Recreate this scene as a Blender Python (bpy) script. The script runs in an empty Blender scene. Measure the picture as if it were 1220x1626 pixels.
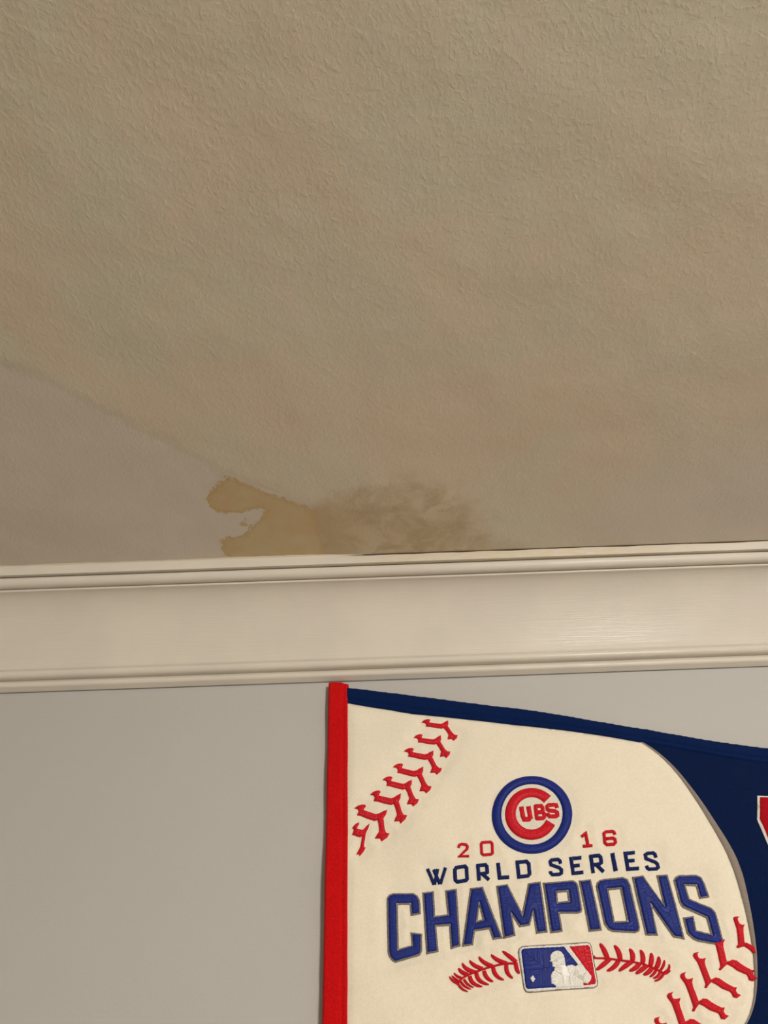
import bpy, math, random
import numpy as np
from mathutils import Matrix, Vector, noise
from mathutils.geometry import delaunay_2d_cdt

random.seed(7)
R = math.radians
sc = bpy.context.scene
col = sc.collection

# ------------------------------------------------------------------ camera
F = 1174.0                      # focal length in pixels of the 1220x1626 frame
PITCH, ROLL = 46.0, -2.0
SC = 1.27                       # makes the pennant's hoist the usual 33 cm
DIST = 0.45 * SC                # phone to wall
CEIL = 2.44
ROW0 = 813.0


def row_tan(row):
    return math.tan(R(PITCH) - math.atan((row - ROW0) / F))


PROJ_TOP = 0.052 * SC                # how far the crown stands out from the wall
HC = row_tan(878.7) * (DIST - PROJ_TOP)
CAM = Vector((0.0, -DIST, CEIL - HC))
rot = Matrix.Rotation(R(90 + PITCH), 3, 'X') @ Matrix.Rotation(R(ROLL), 3, 'Z')
cd = bpy.data.cameras.new('camera')
cam = bpy.data.objects.new('camera', cd)
col.objects.link(cam)
cam.matrix_world = Matrix.Translation(CAM) @ rot.to_4x4()
cd.sensor_fit = 'VERTICAL'
cd.sensor_height = 24.0
cd.lens = 24.0 * F / 1626.0
cd.clip_start = 0.01
sc.camera = cam

# ------------------------------------------------------------------ world, light, exposure
w = bpy.data.worlds.new('world')
sc.world = w
w.use_nodes = True
w.node_tree.nodes['Background'].inputs[0].default_value = (0.9, 0.93, 1.0, 1)
w.node_tree.nodes['Background'].inputs[1].default_value = 0.02


def lamp(name, kind, loc, power, color, size):
    l = bpy.data.lights.new(name, kind)
    l.energy = power
    l.color = color
    if kind == 'AREA':
        l.shape = 'DISK'
        l.size = size
    else:
        l.shadow_soft_size = size
    o = bpy.data.objects.new(name, l)
    col.objects.link(o)
    o.location = loc
    return o


lamp('ceiling_lamp_light', 'POINT', (0.62, -1.50, 2.27), 60, (0.985, 0.945, 0.88), 0.08)
lamp('low_fill_light', 'POINT', (0.9, -2.3, 0.9), 24, (0.985, 0.95, 0.885), 0.2)  # added fill from low in the room to lift the ceiling, no actual lamp

vs = sc.view_settings
vs.view_transform = 'Standard'
vs.look = 'None'
vs.gamma = 1.0
vs.use_curve_mapping = False
vs.exposure = -0.31

# ------------------------------------------------------------------ pixel -> surface of the real wall / ceiling
Rn = np.array(rot)
Cn = np.array(CAM)
OFF = 0.0052 * SC                    # pennant face in front of the wall


def rays(P):
    P = np.asarray(P, float).reshape(-1, 2)
    d = np.stack([(P[:, 0] - 610) / F, -(P[:, 1] - 813) / F, -np.ones(len(P))], 1)
    return d @ Rn.T


def on_wall(P, off=OFF):
    d = rays(P)
    t = (-off - Cn[1]) / d[:, 1]
    X = Cn + d * t[:, None]
    return X[:, [0, 2]]


def on_ceiling(P):
    d = rays(P)
    t = (CEIL - Cn[2]) / d[:, 2]
    X = Cn + d * t[:, None]
    return X[:, [0, 1]]


MM = 0.001 * SC                 # pennant relief unit
PX = float(np.linalg.norm(on_wall([(845, 1296)]) - on_wall([(846, 1296)])))   # metres per pixel on the pennant


# ------------------------------------------------------------------ materials
def mat(name):
    m = bpy.data.materials.new(name)
    m.use_nodes = True
    nt = m.node_tree
    return m, nt, nt.nodes['Principled BSDF']


def N(nt, t, **kw):
    n = nt.nodes.new(t)
    for k, v in kw.items():
        setattr(n, k, v)
    return n


def coords(nt, scale=(1, 1, 1), rotz=0):
    tc = N(nt, 'ShaderNodeTexCoord')
    mp = N(nt, 'ShaderNodeMapping')
    mp.inputs['Scale'].default_value = tuple(q / SC for q in scale)
    mp.inputs['Rotation'].default_value = (0, 0, rotz)
    nt.links.new(tc.outputs['Object'], mp.inputs['Vector'])
    return mp.outputs[0]


def noise_n(nt, vec, scale, detail=2, rough=0.5, dist=0.0):
    n = N(nt, 'ShaderNodeTexNoise')
    n.inputs['Scale'].default_value = scale
    n.inputs['Detail'].default_value = detail
    n.inputs['Roughness'].default_value = rough
    n.inputs['Distortion'].default_value = dist
    nt.links.new(vec, n.inputs['Vector'])
    return n.outputs['Fac']


def ramp(nt, fac, stops, interp='LINEAR'):
    r = N(nt, 'ShaderNodeValToRGB')
    r.color_ramp.interpolation = interp
    e = r.color_ramp.elements
    while len(e) < len(stops):
        e.new(0.5)
    for k, (p, c) in enumerate(stops):
        e[k].position = p
        e[k].color = (*c, 1) if len(c) == 3 else c
    nt.links.new(fac, r.inputs[0])
    return r.outputs[0]


def math_n(nt, op, a, b=None, c=None):
    n = N(nt, 'ShaderNodeMath', operation=op)
    for i, v in enumerate((a, b, c)):
        if v is None:
            continue
        if isinstance(v, (int, float)):
            n.inputs[i].default_value = v
        else:
            nt.links.new(v, n.inputs[i])
    return n.outputs[0]


def smooth(nt, v, lo, hi, a=0.0, b=1.0):
    n = N(nt, 'ShaderNodeMapRange', interpolation_type='SMOOTHSTEP')
    nt.links.new(v, n.inputs[0])
    for i, q in enumerate((lo, hi, a, b)):
        n.inputs[i + 1].default_value = q
    return n.outputs[0]


def mix(nt, fac, a, b, blend='MIX'):
    n = N(nt, 'ShaderNodeMix', data_type='RGBA', blend_type=blend)
    if isinstance(fac, (int, float)):
        n.inputs[0].default_value = fac
    else:
        nt.links.new(fac, n.inputs[0])
    for i, v in ((6, a), (7, b)):
        if isinstance(v, tuple):
            n.inputs[i].default_value = (*v, 1)
        else:
            nt.links.new(v, n.inputs[i])
    return n.outputs[2]


def bump(nt, h, strength, dist, prev=None):
    b = N(nt, 'ShaderNodeBump')
    b.inputs['Strength'].default_value = strength
    b.inputs['Distance'].default_value = dist * SC
    nt.links.new(h, b.inputs['Height'])
    if prev is not None:
        nt.links.new(prev, b.inputs['Normal'])
    return b.outputs[0]


def srgb(r, g, b):
    f = lambda c: c / 12.92 if c <= 0.04045 else ((c + 0.055) / 1.055) ** 2.4
    return tuple(f(v / 255) for v in (r, g, b))


def m_wall():
    m, nt, b = mat('grey_wall_paint')
    v = coords(nt)
    big = noise_n(nt, v, 6, 3)
    c = mix(nt, big, srgb(186, 184, 180), srgb(192, 190, 186))
    nt.links.new(c, b.inputs['Base Color'])
    b.inputs['Roughness'].default_value = 0.55
    b.inputs['Specular IOR Level'].default_value = 0.3
    fine = noise_n(nt, v, 700, 3, 0.6)
    mid = noise_n(nt, v, 120, 3, 0.5)
    n1 = bump(nt, mid, 0.25, 0.0006)
    n2 = bump(nt, fine, 0.25, 0.0003, n1)
    nt.links.new(n2, b.inputs['Normal'])
    return m


def m_plain(name, c, rough=0.6):
    m, nt, b = mat(name)
    v = coords(nt)
    n = noise_n(nt, v, 9, 3)
    cc = mix(nt, n, tuple(x * 0.94 for x in c), c)
    nt.links.new(cc, b.inputs['Base Color'])
    b.inputs['Roughness'].default_value = rough
    return m


def m_trim():
    m, nt, b = mat('cream_gloss_trim_paint')
    v = coords(nt)
    vs_ = coords(nt, (6, 300, 300))
    streak = noise_n(nt, vs_, 4, 4, 0.6, 0.4)
    blot = noise_n(nt, v, 14, 3, 0.6)
    c = mix(nt, smooth(nt, blot, 0.3, 0.7), srgb(217, 209, 198), srgb(223, 215, 202))
    # yellowish seepage and small dirt flecks next to the leak, along the top fillet
    at = N(nt, 'ShaderNodeAttribute', attribute_name='seep')
    vz = coords(nt, (30, 200, 200))
    sn = noise_n(nt, vz, 3, 4, 0.65)
    sm = math_n(nt, 'MULTIPLY', at.outputs['Fac'], smooth(nt, sn, 0.35, 0.62))
    c = mix(nt, math_n(nt, 'MULTIPLY', sm, 0.55), c, srgb(214, 194, 150))
    fl = noise_n(nt, v, 90, 2, 0.5)
    c = mix(nt, smooth(nt, fl, 0.80, 0.84, 0, 0.5), c, srgb(150, 130, 105))
    nt.links.new(c, b.inputs['Base Color'])
    b.inputs['Roughness'].default_value = 0.24
    b.inputs['Specular IOR Level'].default_value = 0.17
    n1 = bump(nt, streak, 0.30, 0.0004)
    n2 = bump(nt, noise_n(nt, v, 60, 2), 0.15, 0.0012, n1)
    nt.links.new(n2, b.inputs['Normal'])
    return m


def m_ceiling():
    m, nt, b = mat('water_stained_ceiling_paint')
    v = coords(nt)
    att = lambda n: N(nt, 'ShaderNodeAttribute', attribute_name=n).outputs['Fac']
    # ragged edge noise, in metres
    e1 = math_n(nt, 'MULTIPLY', math_n(nt, 'SUBTRACT', noise_n(nt, v, 200, 8, 0.8), 0.5), 0.019 * SC)
    e2 = math_n(nt, 'MULTIPLY', math_n(nt, 'SUBTRACT', noise_n(nt, v, 30, 4, 0.6), 0.5), 0.030 * SC)
    dA = math_n(nt, 'ADD', math_n(nt, 'ADD', att('sd_damp'), e2), math_n(nt, 'MULTIPLY', e1, 0.6))
    dB = math_n(nt, 'ADD', att('sd_ochre'), e1)
    dC = math_n(nt, 'ADD', math_n(nt, 'ADD', att('sd_brown'), e2), e1)
    dD = math_n(nt, 'ADD', att('sd_peel'), e1)
    paint = srgb(212, 201, 188)
    blot = noise_n(nt, v, 9, 4, 0.6, 0.6)
    blot2 = noise_n(nt, v, 26, 3, 0.6, 0.3)
    base = mix(nt, smooth(nt, blot2, 0.35, 0.65), paint, srgb(209, 199, 185))
    tan = mix(nt, smooth(nt, blot, 0.40, 0.60), srgb(213, 198, 175), srgb(209, 201, 180))
    tan = mix(nt, smooth(nt, blot2, 0.50, 0.72, 0, 0.55), tan, srgb(215, 199, 180))
    sx = N(nt, 'ShaderNodeSeparateXYZ')
    nt.links.new(v, sx.inputs[0])
    right = smooth(nt, sx.outputs[0], -0.06, 0.06)          # the tide line fades out towards the right
    wide = smooth(nt, dA, 0.05, -0.06)
    fA = mix(nt, right, smooth(nt, dA, 0.006, -0.010), wide)
    c = mix(nt, fA, base, tan)
    # slightly darker tide line on the rim of the damp patch
    rim = math_n(nt, 'MULTIPLY', smooth(nt, dA, 0.004, -0.001), smooth(nt, dA, -0.014, -0.002))
    c = mix(nt, math_n(nt, 'MULTIPLY', math_n(nt, 'MULTIPLY', rim, math_n(nt, 'SUBTRACT', 1.0, right)), 0.22), c, srgb(186, 166, 142))
    mot = noise_n(nt, v, 60, 5, 0.65, 0.5)
    brown = mix(nt, smooth(nt, mot, 0.35, 0.62), srgb(178, 157, 122), srgb(200, 181, 150))
    dC2 = math_n(nt, 'ADD', dC, math_n(nt, 'MULTIPLY', math_n(nt, 'SUBTRACT', mot, 0.5), 0.05))
    c = mix(nt, smooth(nt, dC2, 0.012, -0.030, 0, 0.8), c, brown)
    ob = math_n(nt, 'MULTIPLY', smooth(nt, dB, 0.045, 0.0, 0, 0.8), smooth(nt, dC, 0.012, -0.006))
    ob = math_n(nt, 'MULTIPLY', ob, smooth(nt, mot, 0.3, 0.6, 0.4, 1))
    c = mix(nt, ob, c, srgb(182, 156, 118))
    och = mix(nt, smooth(nt, mot, 0.3, 0.7), srgb(198, 172, 130), srgb(199, 181, 144))
    mB = smooth(nt, dB, 0.0004, -0.0004)
    rimB = math_n(nt, 'MULTIPLY', mB, smooth(nt, dB, -0.006, -0.0005))
    och = mix(nt, math_n(nt, 'MULTIPLY', rimB, 0.6), och, srgb(190, 158, 108))
    c = mix(nt, mB, c, och)
    mD = smooth(nt, dD, 0.0008, -0.0012)
    c = mix(nt, math_n(nt, 'MULTIPLY', mD, 0.95), c, srgb(210, 194, 166))
    nt.links.new(c, b.inputs['Base Color'])
    b.inputs['Roughness'].default_value = 0.5
    b.inputs['Specular IOR Level'].default_value = 0.35
    # sprayed orange peel relief
    vw = coords(nt, (1.25, 1.0, 1), R(-30))
    t1 = noise_n(nt, vw, 340, 3, 0.55, 0.5)
    t2 = noise_n(nt, v, 130, 2, 0.5)
    fade = smooth(nt, math_n(nt, 'MINIMUM', dC, dB), -0.004, 0.01, 0.45, 1.0)
    fleck = smooth(nt, t1, 0.40, 0.76)
    h = math_n(nt, 'ADD', fleck, math_n(nt, 'MULTIPLY', t2, 0.7))
    h = math_n(nt, 'MULTIPLY', h, fade)
    h = math_n(nt, 'MULTIPLY', h, smooth(nt, dA, 0.03, -0.02, 0.55, 1.0))
    n1 = bump(nt, h, 0.17, 0.0008)
    mask_h = math_n(nt, 'SUBTRACT', mD, math_n(nt, 'MULTIPLY', mB, 0.6))
    n2 = bump(nt, mask_h, 0.45, 0.0005, n1)
    n3 = bump(nt, noise_n(nt, v, 12, 3), 0.5, 0.006, n2)
    nt.links.new(n3, b.inputs['Normal'])
    return m


def m_felt(name, c, c2, fuzz=0.5, rough=0.9, scale=900):
    m, nt, b = mat(name)
    v = coords(nt)
    n = noise_n(nt, v, scale, 4, 0.7)
    big = noise_n(nt, v, 60, 3, 0.6)
    cc = mix(nt, smooth(nt, n, 0.3, 0.7), c, c2)
    cc = mix(nt, smooth(nt, big, 0.3, 0.8, 0, 0.25), cc, c)
    nt.links.new(cc, b.inputs['Base Color'])
    b.inputs['Roughness'].default_value = rough
    b.inputs['Specular IOR Level'].default_value = 0.12
    b.inputs['Sheen Weight'].default_value = 0.05
    b.inputs['Sheen Roughness'].default_value = 0.5
    n1 = bump(nt, n, fuzz, 0.0006)
    nt.links.new(n1, b.inputs['Normal'])
    return m


def m_thread(name, c, rough=0.42, k=0.5):
    m, nt, b = mat(name)
    uv = N(nt, 'ShaderNodeUVMap', uv_map='thread')
    sp = N(nt, 'ShaderNodeSeparateXYZ')
    nt.links.new(uv.outputs[0], sp.inputs[0])
    v = coords(nt)
    j = noise_n(nt, v, 500, 2)
    ph = math_n(nt, 'ADD', math_n(nt, 'MULTIPLY', sp.outputs[0], 8.5), math_n(nt, 'MULTIPLY', j, 5.0))
    wv = math_n(nt, 'MULTIPLY_ADD', math_n(nt, 'SINE', ph), 0.5, 0.5)
    spk = noise_n(nt, v, 1100, 2, 0.6)
    f = math_n(nt, 'ADD', math_n(nt, 'MULTIPLY', wv, 0.6), math_n(nt, 'MULTIPLY', spk, 0.5))
    cc = mix(nt, smooth(nt, f, 0.2, 0.85), tuple(x * 0.62 for x in c), tuple(min(1, x * 1.22) for x in c))
    nt.links.new(cc, b.inputs['Base Color'])
    b.inputs['Roughness'].default_value = rough
    b.inputs['Specular IOR Level'].default_value = 0.24
    n1 = bump(nt, f, k, 0.0004)
    nt.links.new(n1, b.inputs['Normal'])
    return m


M_WALL, M_TRIM, M_CEIL = m_wall(), m_trim(), m_ceiling()
M_FLOOR = m_plain('beige_carpet', srgb(196, 184, 166), 0.9)
M_CAULK = m_plain('old_caulk', srgb(226, 214, 196), 0.5)
M_CRACK_SHADE = m_plain('crack_shade', srgb(104, 84, 62), 0.9)  # dark brown stands in for the shade inside the open crack
M_CREAM = m_felt('cream_leatherette', srgb(236, 226, 206), srgb(243, 234, 214), 0.22, 0.6, 700)
M_NAVY = m_felt('navy_felt', srgb(0, 20, 58), srgb(2, 27, 72), 0.5)
M_BIND = m_felt('navy_binding_felt', srgb(0, 24, 70), srgb(2, 32, 82), 0.5)
M_RED = m_felt('red_felt', srgb(188, 8, 12), srgb(214, 18, 22), 0.6)
M_CRIMSON = m_felt('crimson_felt', srgb(160, 8, 26), srgb(182, 12, 34), 0.5)
M_WHITEFELT = m_felt('white_felt', srgb(235, 228, 214), srgb(245, 240, 228), 0.4)
M_GREYCORD = m_thread('grey_cord', srgb(150, 138, 128), 0.6, 0.3)
T_BLUE = m_thread('royal_blue_thread', srgb(16, 38, 126), 0.5, 0.3)
T_NAVY = m_thread('navy_thread', srgb(12, 34, 98))
T_RED = m_thread('red_thread', srgb(214, 22, 40))
T_GREY = m_thread('grey_thread', srgb(138, 128, 118), 0.55, 0.8)
T_WHITE = m_thread('white_thread', srgb(250, 244, 230), 0.6, 0.18)
T_BACK = m_thread('pale_backing_thread', srgb(240, 232, 215), 0.6, 0.3)


# ------------------------------------------------------------------ object helpers
def link(name, me, m, parent=None):
    o = bpy.data.objects.new(name, me)
    if m is not None:
        me.materials.append(m)
    col.objects.link(o)
    if parent is not None:
        o.parent = parent
    return o


def mesh(name, V, Fc, shade=True):
    me = bpy.data.meshes.new(name)
    me.from_pydata([tuple(map(float, p)) for p in V], [], Fc)
    me.update()
    if shade:
        me.polygons.foreach_set('use_smooth', [True] * len(me.polygons))
    return me


def seg_dist(P, polys):
    """distance to the outline, position along it (pixels)"""
    best = np.full(len(P), 1e9)
    arc = np.zeros(len(P))
    for poly in polys:
        A = np.asarray(poly, float)
        B = np.roll(A, -1, 0)
        L = np.linalg.norm(B - A, axis=1)
        cum = np.concatenate([[0], np.cumsum(L)[:-1]])
        for k in range(len(A)):
            if L[k] < 1e-9:
                continue
            d = (B[k] - A[k]) / L[k]
            t = np.clip((P - A[k]) @ d, 0, L[k])
            q = np.linalg.norm(P - (A[k] + t[:, None] * d), axis=1)
            s = q < best
            best[s] = q[s]
            arc[s] = (cum[k] + t)[s]
    return best, arc


def inside(P, polys):
    r = np.zeros(len(P), bool)
    for poly in polys:
        A = np.asarray(poly, float)
        B = np.roll(A, -1, 0)
        for a, b in zip(A, B):
            c = ((a[1] > P[:, 1]) != (b[1] > P[:, 1]))
            if abs(b[1] - a[1]) < 1e-12:
                continue
            xx = (b[0] - a[0]) * (P[:, 1] - a[1]) / (b[1] - a[1]) + a[0]
            r ^= c & (P[:, 0] < xx)
    return r


def resample(poly, step, jit=0.0):
    A = np.asarray(poly, float)
    out = []
    for k in range(len(A)):
        a, b = A[k], A[(k + 1) % len(A)]
        L = np.linalg.norm(b - a)
        n = max(1, int(round(L / step)))
        nn = np.array([-(b - a)[1], (b - a)[0]]) / (L + 1e-9)
        for i in range(n):
            p = a + (b - a) * i / n
            if jit and i:
                p = p + nn * random.uniform(-jit, jit)
            out.append(p)
    return np.array(out)


def area(poly):
    A = np.asarray(poly, float)
    B = np.roll(A, -1, 0)
    return 0.5 * float(np.sum(A[:, 0] * B[:, 1] - B[:, 0] * A[:, 1]))


def offset(poly, d, limit=3.2):
    """move every side inwards by d (negative: outwards)"""
    A = np.asarray(poly, float)
    s = 1.0 if area(A) > 0 else -1.0
    out = []
    n = len(A)
    for k in range(n):
        p, q, r_ = A[k - 1], A[k], A[(k + 1) % n]
        e1 = (q - p) / np.linalg.norm(q - p)
        e2 = (r_ - q) / np.linalg.norm(r_ - q)
        n1 = np.array([-e1[1], e1[0]]) * s
        n2 = np.array([-e2[1], e2[0]]) * s
        m_ = n1 + n2
        l = np.linalg.norm(m_)
        m_ = m_ / (l + 1e-9)
        c = max(float(m_ @ n1), 1.0 / limit)
        out.append(q + m_ * d / c)
    return np.array(out)


def wrinkle(x, z):
    """soft unevenness of the cloth, metres"""
    x, z = x / SC, z / SC
    a = noise.noise(Vector((x * 22 + z * 26, (z - x) * 9, 3.1))) * 0.0022
    b = noise.noise(Vector((x * 60, z * 60, 8.7))) * 0.0005
    c = noise.noise(Vector((x * 8, z * 8, 1.7))) * 0.0012
    return (a + b + c) * SC


def sheet(name, outer, m, parent, holes=(), base=0.0, h=0.6, rim=3.0, step=2.0, jit=0.0,
          skirt=None, flat=False, extra=None, prof='round', cell=None):
    """a piece of cloth or embroidery lying on the pennant; outline in photo pixels on the wall,
    heights in millimetres in front of the pennant's face"""
    if m in (T_BLUE, T_NAVY, T_RED, T_GREY) and 'STITCHED' in globals():
        STITCHED.append(np.asarray(outer, float))
        base += 0.2
    polys = [resample(outer, step, jit)] + [resample(q, step, jit) for q in holes]
    allp = np.concatenate(polys)
    cell = cell or step
    x0, y0 = allp.min(0)
    x1, y1 = allp.max(0)
    gx, gy = np.meshgrid(np.arange(x0, x1, cell), np.arange(y0, y1, cell * 0.9))
    gx = gx + (np.arange(gx.shape[0]) % 2)[:, None] * cell / 2
    G = np.stack([gx.ravel(), gy.ravel()], 1)
    if len(G):
        G = G[inside(G, polys)]
    if len(G):
        d, _ = seg_dist(G, polys)
        G = G[d > cell * 0.45]
    pts = np.concatenate([allp, G]) if len(G) else allp
    edges, k = [], 0
    for q in polys:
        n = len(q)
        edges += [(k + i, k + (i + 1) % n) for i in range(n)]
        k += n
    V, _, Fc, _, _, _ = delaunay_2d_cdt([Vector(p) for p in pts], edges, [], 0, 1e-4)
    V = np.array([(v.x, v.y) for v in V])
    cen = np.array([V[list(f)].mean(0) for f in Fc])
    keep = inside(cen, polys)
    Fc = [tuple(f) for f, s in zip(Fc, keep) if s]
    D, arc = seg_dist(V, polys)
    t = np.clip(D / rim, 0, 1)
    H = (np.sqrt(np.clip(1 - (1 - t) ** 2, 0, 1)) if prof == 'round' else t * t * (3 - 2 * t)) * h + base
    if extra is not None:
        H = H + extra(V, D)
    W = on_wall(V)
    if flat:
        ys = [-OFF - hh * MM for hh in H]
    else:
        ys = [-OFF - hh * MM - wrinkle(a, b) for hh, (a, b) in zip(H, W)]
    P = [(W[i, 0], ys[i], W[i, 1]) for i in range(len(V))]
    # orient towards the room (-y)
    out = []
    for f in Fc:
        a, b, c = (np.array(P[i]) for i in f[:3])
        nrm = np.cross(b - a, c - a)
        out.append(f if nrm[1] < 0 else tuple(reversed(f)))
    if skirt is not None:                       # side wall down towards the wall
        cnt = {}
        for f in out:
            for i in range(len(f)):
                e = (f[i], f[(i + 1) % len(f)])
                cnt[e] = 1
        border = [e for e in cnt if (e[1], e[0]) not in cnt]
        low = {}
        for a, b in border:
            for q in (a, b):
                if q not in low:
                    low[q] = len(P)
                    P.append((P[q][0], P[q][1] + skirt * MM, P[q][2]))
        out += [(b, a, low[a], low[b]) for a, b in border]
        arc = np.concatenate([arc, np.zeros(len(P) - len(arc))])
        D = np.concatenate([D, np.zeros(len(P) - len(D))])
    me = mesh(name, P, out)
    uv = me.uv_layers.new(name='thread')
    li = np.empty(len(me.loops), int)
    me.loops.foreach_get('vertex_index', li)
    uvs = np.stack([arc[li], D[li]], 1) * (PX / MM)
    uv.data.foreach_set('uv', uvs.ravel())
    return link(name, me, m, parent)


def stroke_poly(pts, w0, w1=None, cap=True, closed=False):
    """outline of a stroke through pts, width w0 tapering to w1"""
    A = np.asarray(pts, float)
    w1 = w0 if w1 is None else w1
    n = len(A)
    L, Rr = [], []
    for k in range(n):
        if closed:
            p, r_ = A[k - 1], A[(k + 1) % n]
        else:
            p, r_ = A[max(k - 1, 0)], A[min(k + 1, n - 1)]
        e1 = A[k] - p
        e2 = r_ - A[k]
        if np.linalg.norm(e1) < 1e-6:
            e1 = e2
        if np.linalg.norm(e2) < 1e-6:
            e2 = e1
        e1 = e1 / np.linalg.norm(e1)
        e2 = e2 / np.linalg.norm(e2)
        n1 = np.array([-e1[1], e1[0]])
        n2 = np.array([-e2[1], e2[0]])
        m_ = n1 + n2
        m_ = m_ / (np.linalg.norm(m_) + 1e-9)
        c = max(float(m_ @ n1), 0.5)
        w_ = (w0 + (w1 - w0) * k / (n - 1)) / 2
        L.append(A[k] + m_ * w_ / c)
        Rr.append(A[k] - m_ * w_ / c)
    if closed:
        return np.array(L), np.array(Rr)
    return np.array(L + Rr[::-1])


def leaf_poly(pts, w):
    A = np.asarray(pts, float)
    # quadratic curve through three or more points, fat in the middle
    if len(A) == 3:
        c = 2 * A[1] - 0.5 * (A[0] + A[2])
        T = np.linspace(0, 1, 9)[:, None]
        C = (1 - T) ** 2 * A[0] + 2 * T * (1 - T) * c + T * T * A[2]
    else:
        C = resample(A, 3.0)[:-1]
    n = len(C)
    L, Rr = [], []
    for k in range(n):
        e = C[min(k + 1, n - 1)] - C[max(k - 1, 0)]
        e = e / np.linalg.norm(e)
        nn = np.array([-e[1], e[0]])
        s = k / (n - 1)
        ww = w / 2 * (0.30 + 0.70 * math.sin(math.pi * min(0.93, 0.08 + 0.62 * s)))
        if k == 0:
            ww = w * 0.13
        L.append(C[k] + nn * ww)
        Rr.append(C[k] - nn * ww)
    return np.array(L + Rr[::-1])


def crop(pts, ox, oy, s):
    return [(ox + x / s, oy + y / s) for x, y in pts]


def join(objs, name):
    """several patches of one letter become one mesh"""
    import bmesh
    bm = bmesh.new()
    for o in objs:
        bm.from_mesh(o.data)
    me = bpy.data.meshes.new(name)
    bm.to_mesh(me)
    bm.free()
    me.materials.append(objs[0].data.materials[0])
    p = objs[0].parent
    for o in objs:
        old = o.data
        bpy.data.objects.remove(o)
        bpy.data.meshes.remove(old)
    o = bpy.data.objects.new(name, me)
    col.objects.link(o)
    o.parent = p
    return o


# ------------------------------------------------------------------ the room
X0, X1, YB = -1.9, 2.1, -3.6


def structure(o):
    o['kind'] = 'structure'
    return o


def box(name, lo, hi, m):
    (a, b, c), (d, e, f) = lo, hi
    V = [(a, b, c), (d, b, c), (d, e, c), (a, e, c), (a, b, f), (d, b, f), (d, e, f), (a, e, f)]
    Fq = [(0, 3, 2, 1), (4, 5, 6, 7), (0, 1, 5, 4), (1, 2, 6, 5), (2, 3, 7, 6), (3, 0, 4, 7)]
    return structure(link(name, mesh(name, V, Fq, False), m))


T = 0.1
box('wall_back', (X0 - T, 0, 0), (X1 + T, T, CEIL), M_WALL)
box('wall_left', (X0 - T, YB, 0), (X0, 0, CEIL), M_WALL)
box('wall_right', (X1, YB, 0), (X1 + T, 0, CEIL), M_WALL)
box('wall_front', (X0 - T, YB - T, 0), (X1 + T, YB, CEIL), M_WALL)
box('floor', (X0 - T, YB - T, -T), (X1 + T, T, 0), M_FLOOR)

# ceiling: one sheet, finely divided above the camera so that the stain outlines can be stored on it
sd_polys = {
    'sd_damp': [(-400, 540), (0, 584), (60, 603), (125, 640), (185, 657), (232, 690), (290, 722), (335, 748),
                (400, 768), (470, 797), (505, 815), (520, 900), (900, 900), (960, 790), (1080, 745), (1230, 690),
                (1600, 650), (1700, -400), (-400, -400)],
    'sd_ochre': crop([(60, 150), (78, 125), (108, 96), (135, 82), (160, 92), (200, 112), (250, 128), (275, 140),
                      (300, 148), (350, 165), (400, 180), (435, 200), (445, 235), (455, 270), (470, 330),
                      (480, 365), (150, 375), (118, 340), (110, 300), (130, 290), (160, 288), (195, 280),
                      (212, 250), (240, 232), (262, 205), (258, 192), (220, 195), (180, 207), (130, 208),
                      (90, 200), (66, 175)], 300, 720, 2.1786),
    'sd_brown': crop([(430, 190), (560, 120), (760, 95), (930, 110), (960, 150), (1010, 200), (1080, 290),
                      (1130, 330), (1100, 360), (430, 380)], 300, 720, 2.1786),
    'sd_peel': crop([(785, 222), (815, 198), (860, 178), (905, 166), (955, 168), (930, 182), (885, 192),
                     (862, 210), (845, 232), (820, 228)], 300, 720, 2.1786),
}


def axis(lo, a, b, hi, fine, coarse=0.25):
    left = np.linspace(lo, a, max(2, int((a - lo) / coarse)) + 1)[:-1]
    mid = np.linspace(a, b, int((b - a) / fine) + 1)
    right = np.linspace(b, hi, max(2, int((hi - b) / coarse)) + 1)[1:]
    return np.concatenate([left, mid, right])


def make_ceiling():
    xs = axis(X0 - T, -0.38, 0.46, X1 + T, 0.0028)
    ys = axis(YB - T, -0.58, -0.001, T, 0.0028)
    gx, gy = np.meshgrid(xs, ys)
    n, m_ = gx.shape
    V = np.stack([gx.ravel(), gy.ravel(), np.full(gx.size, CEIL)], 1)
    P = V[:, :2]
    Fq = [(r_ * m_ + c, (r_ + 1) * m_ + c, (r_ + 1) * m_ + c + 1, r_ * m_ + c + 1)
          for r_ in range(n - 1) for c in range(m_ - 1)]
    V = V.tolist()
    k = len(V)
    a, b, c, d = 0, m_ - 1, n * m_ - 1, (n - 1) * m_
    for q in (a, b, c, d):
        V.append((V[q][0], V[q][1], CEIL + T))
    Fq.append((k, k + 1, k + 2, k + 3))
    me = mesh('ceiling', V, Fq, False)
    for key, poly in sd_polys.items():
        # corners far above the horizon are clamped by construction; all lie on the ceiling plane
        if key == 'sd_damp':
            W = on_ceiling([p for p in poly if p[1] > 0])
            W = np.concatenate([W, [(1.3, -0.57), (1.3, -1.2), (-1.3, -1.2), (-1.3, -0.4)]])
        else:
            W = on_ceiling(poly)
        dd, _ = seg_dist(P, [W])
        dd[inside(P, [W])] *= -1
        if key == 'sd_ochre':                     # two small islands in the bay of the patch
            for (ix, iy, ir) in ((386, 832, 3.4), (392, 826, 2.0), (352, 826, 2.2)):
                c_, e_ = on_ceiling([(ix, iy), (ix + ir, iy)])
                dd = np.minimum(dd, np.linalg.norm(P - c_, axis=1) - np.linalg.norm(e_ - c_))
        at = me.attributes.new(key, 'FLOAT', 'POINT')
        at.data.foreach_set('value', np.concatenate([dd, np.full(4, 1.0)]).astype(np.float32))
    return structure(link('ceiling', me, M_CEIL))


make_ceiling()


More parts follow.
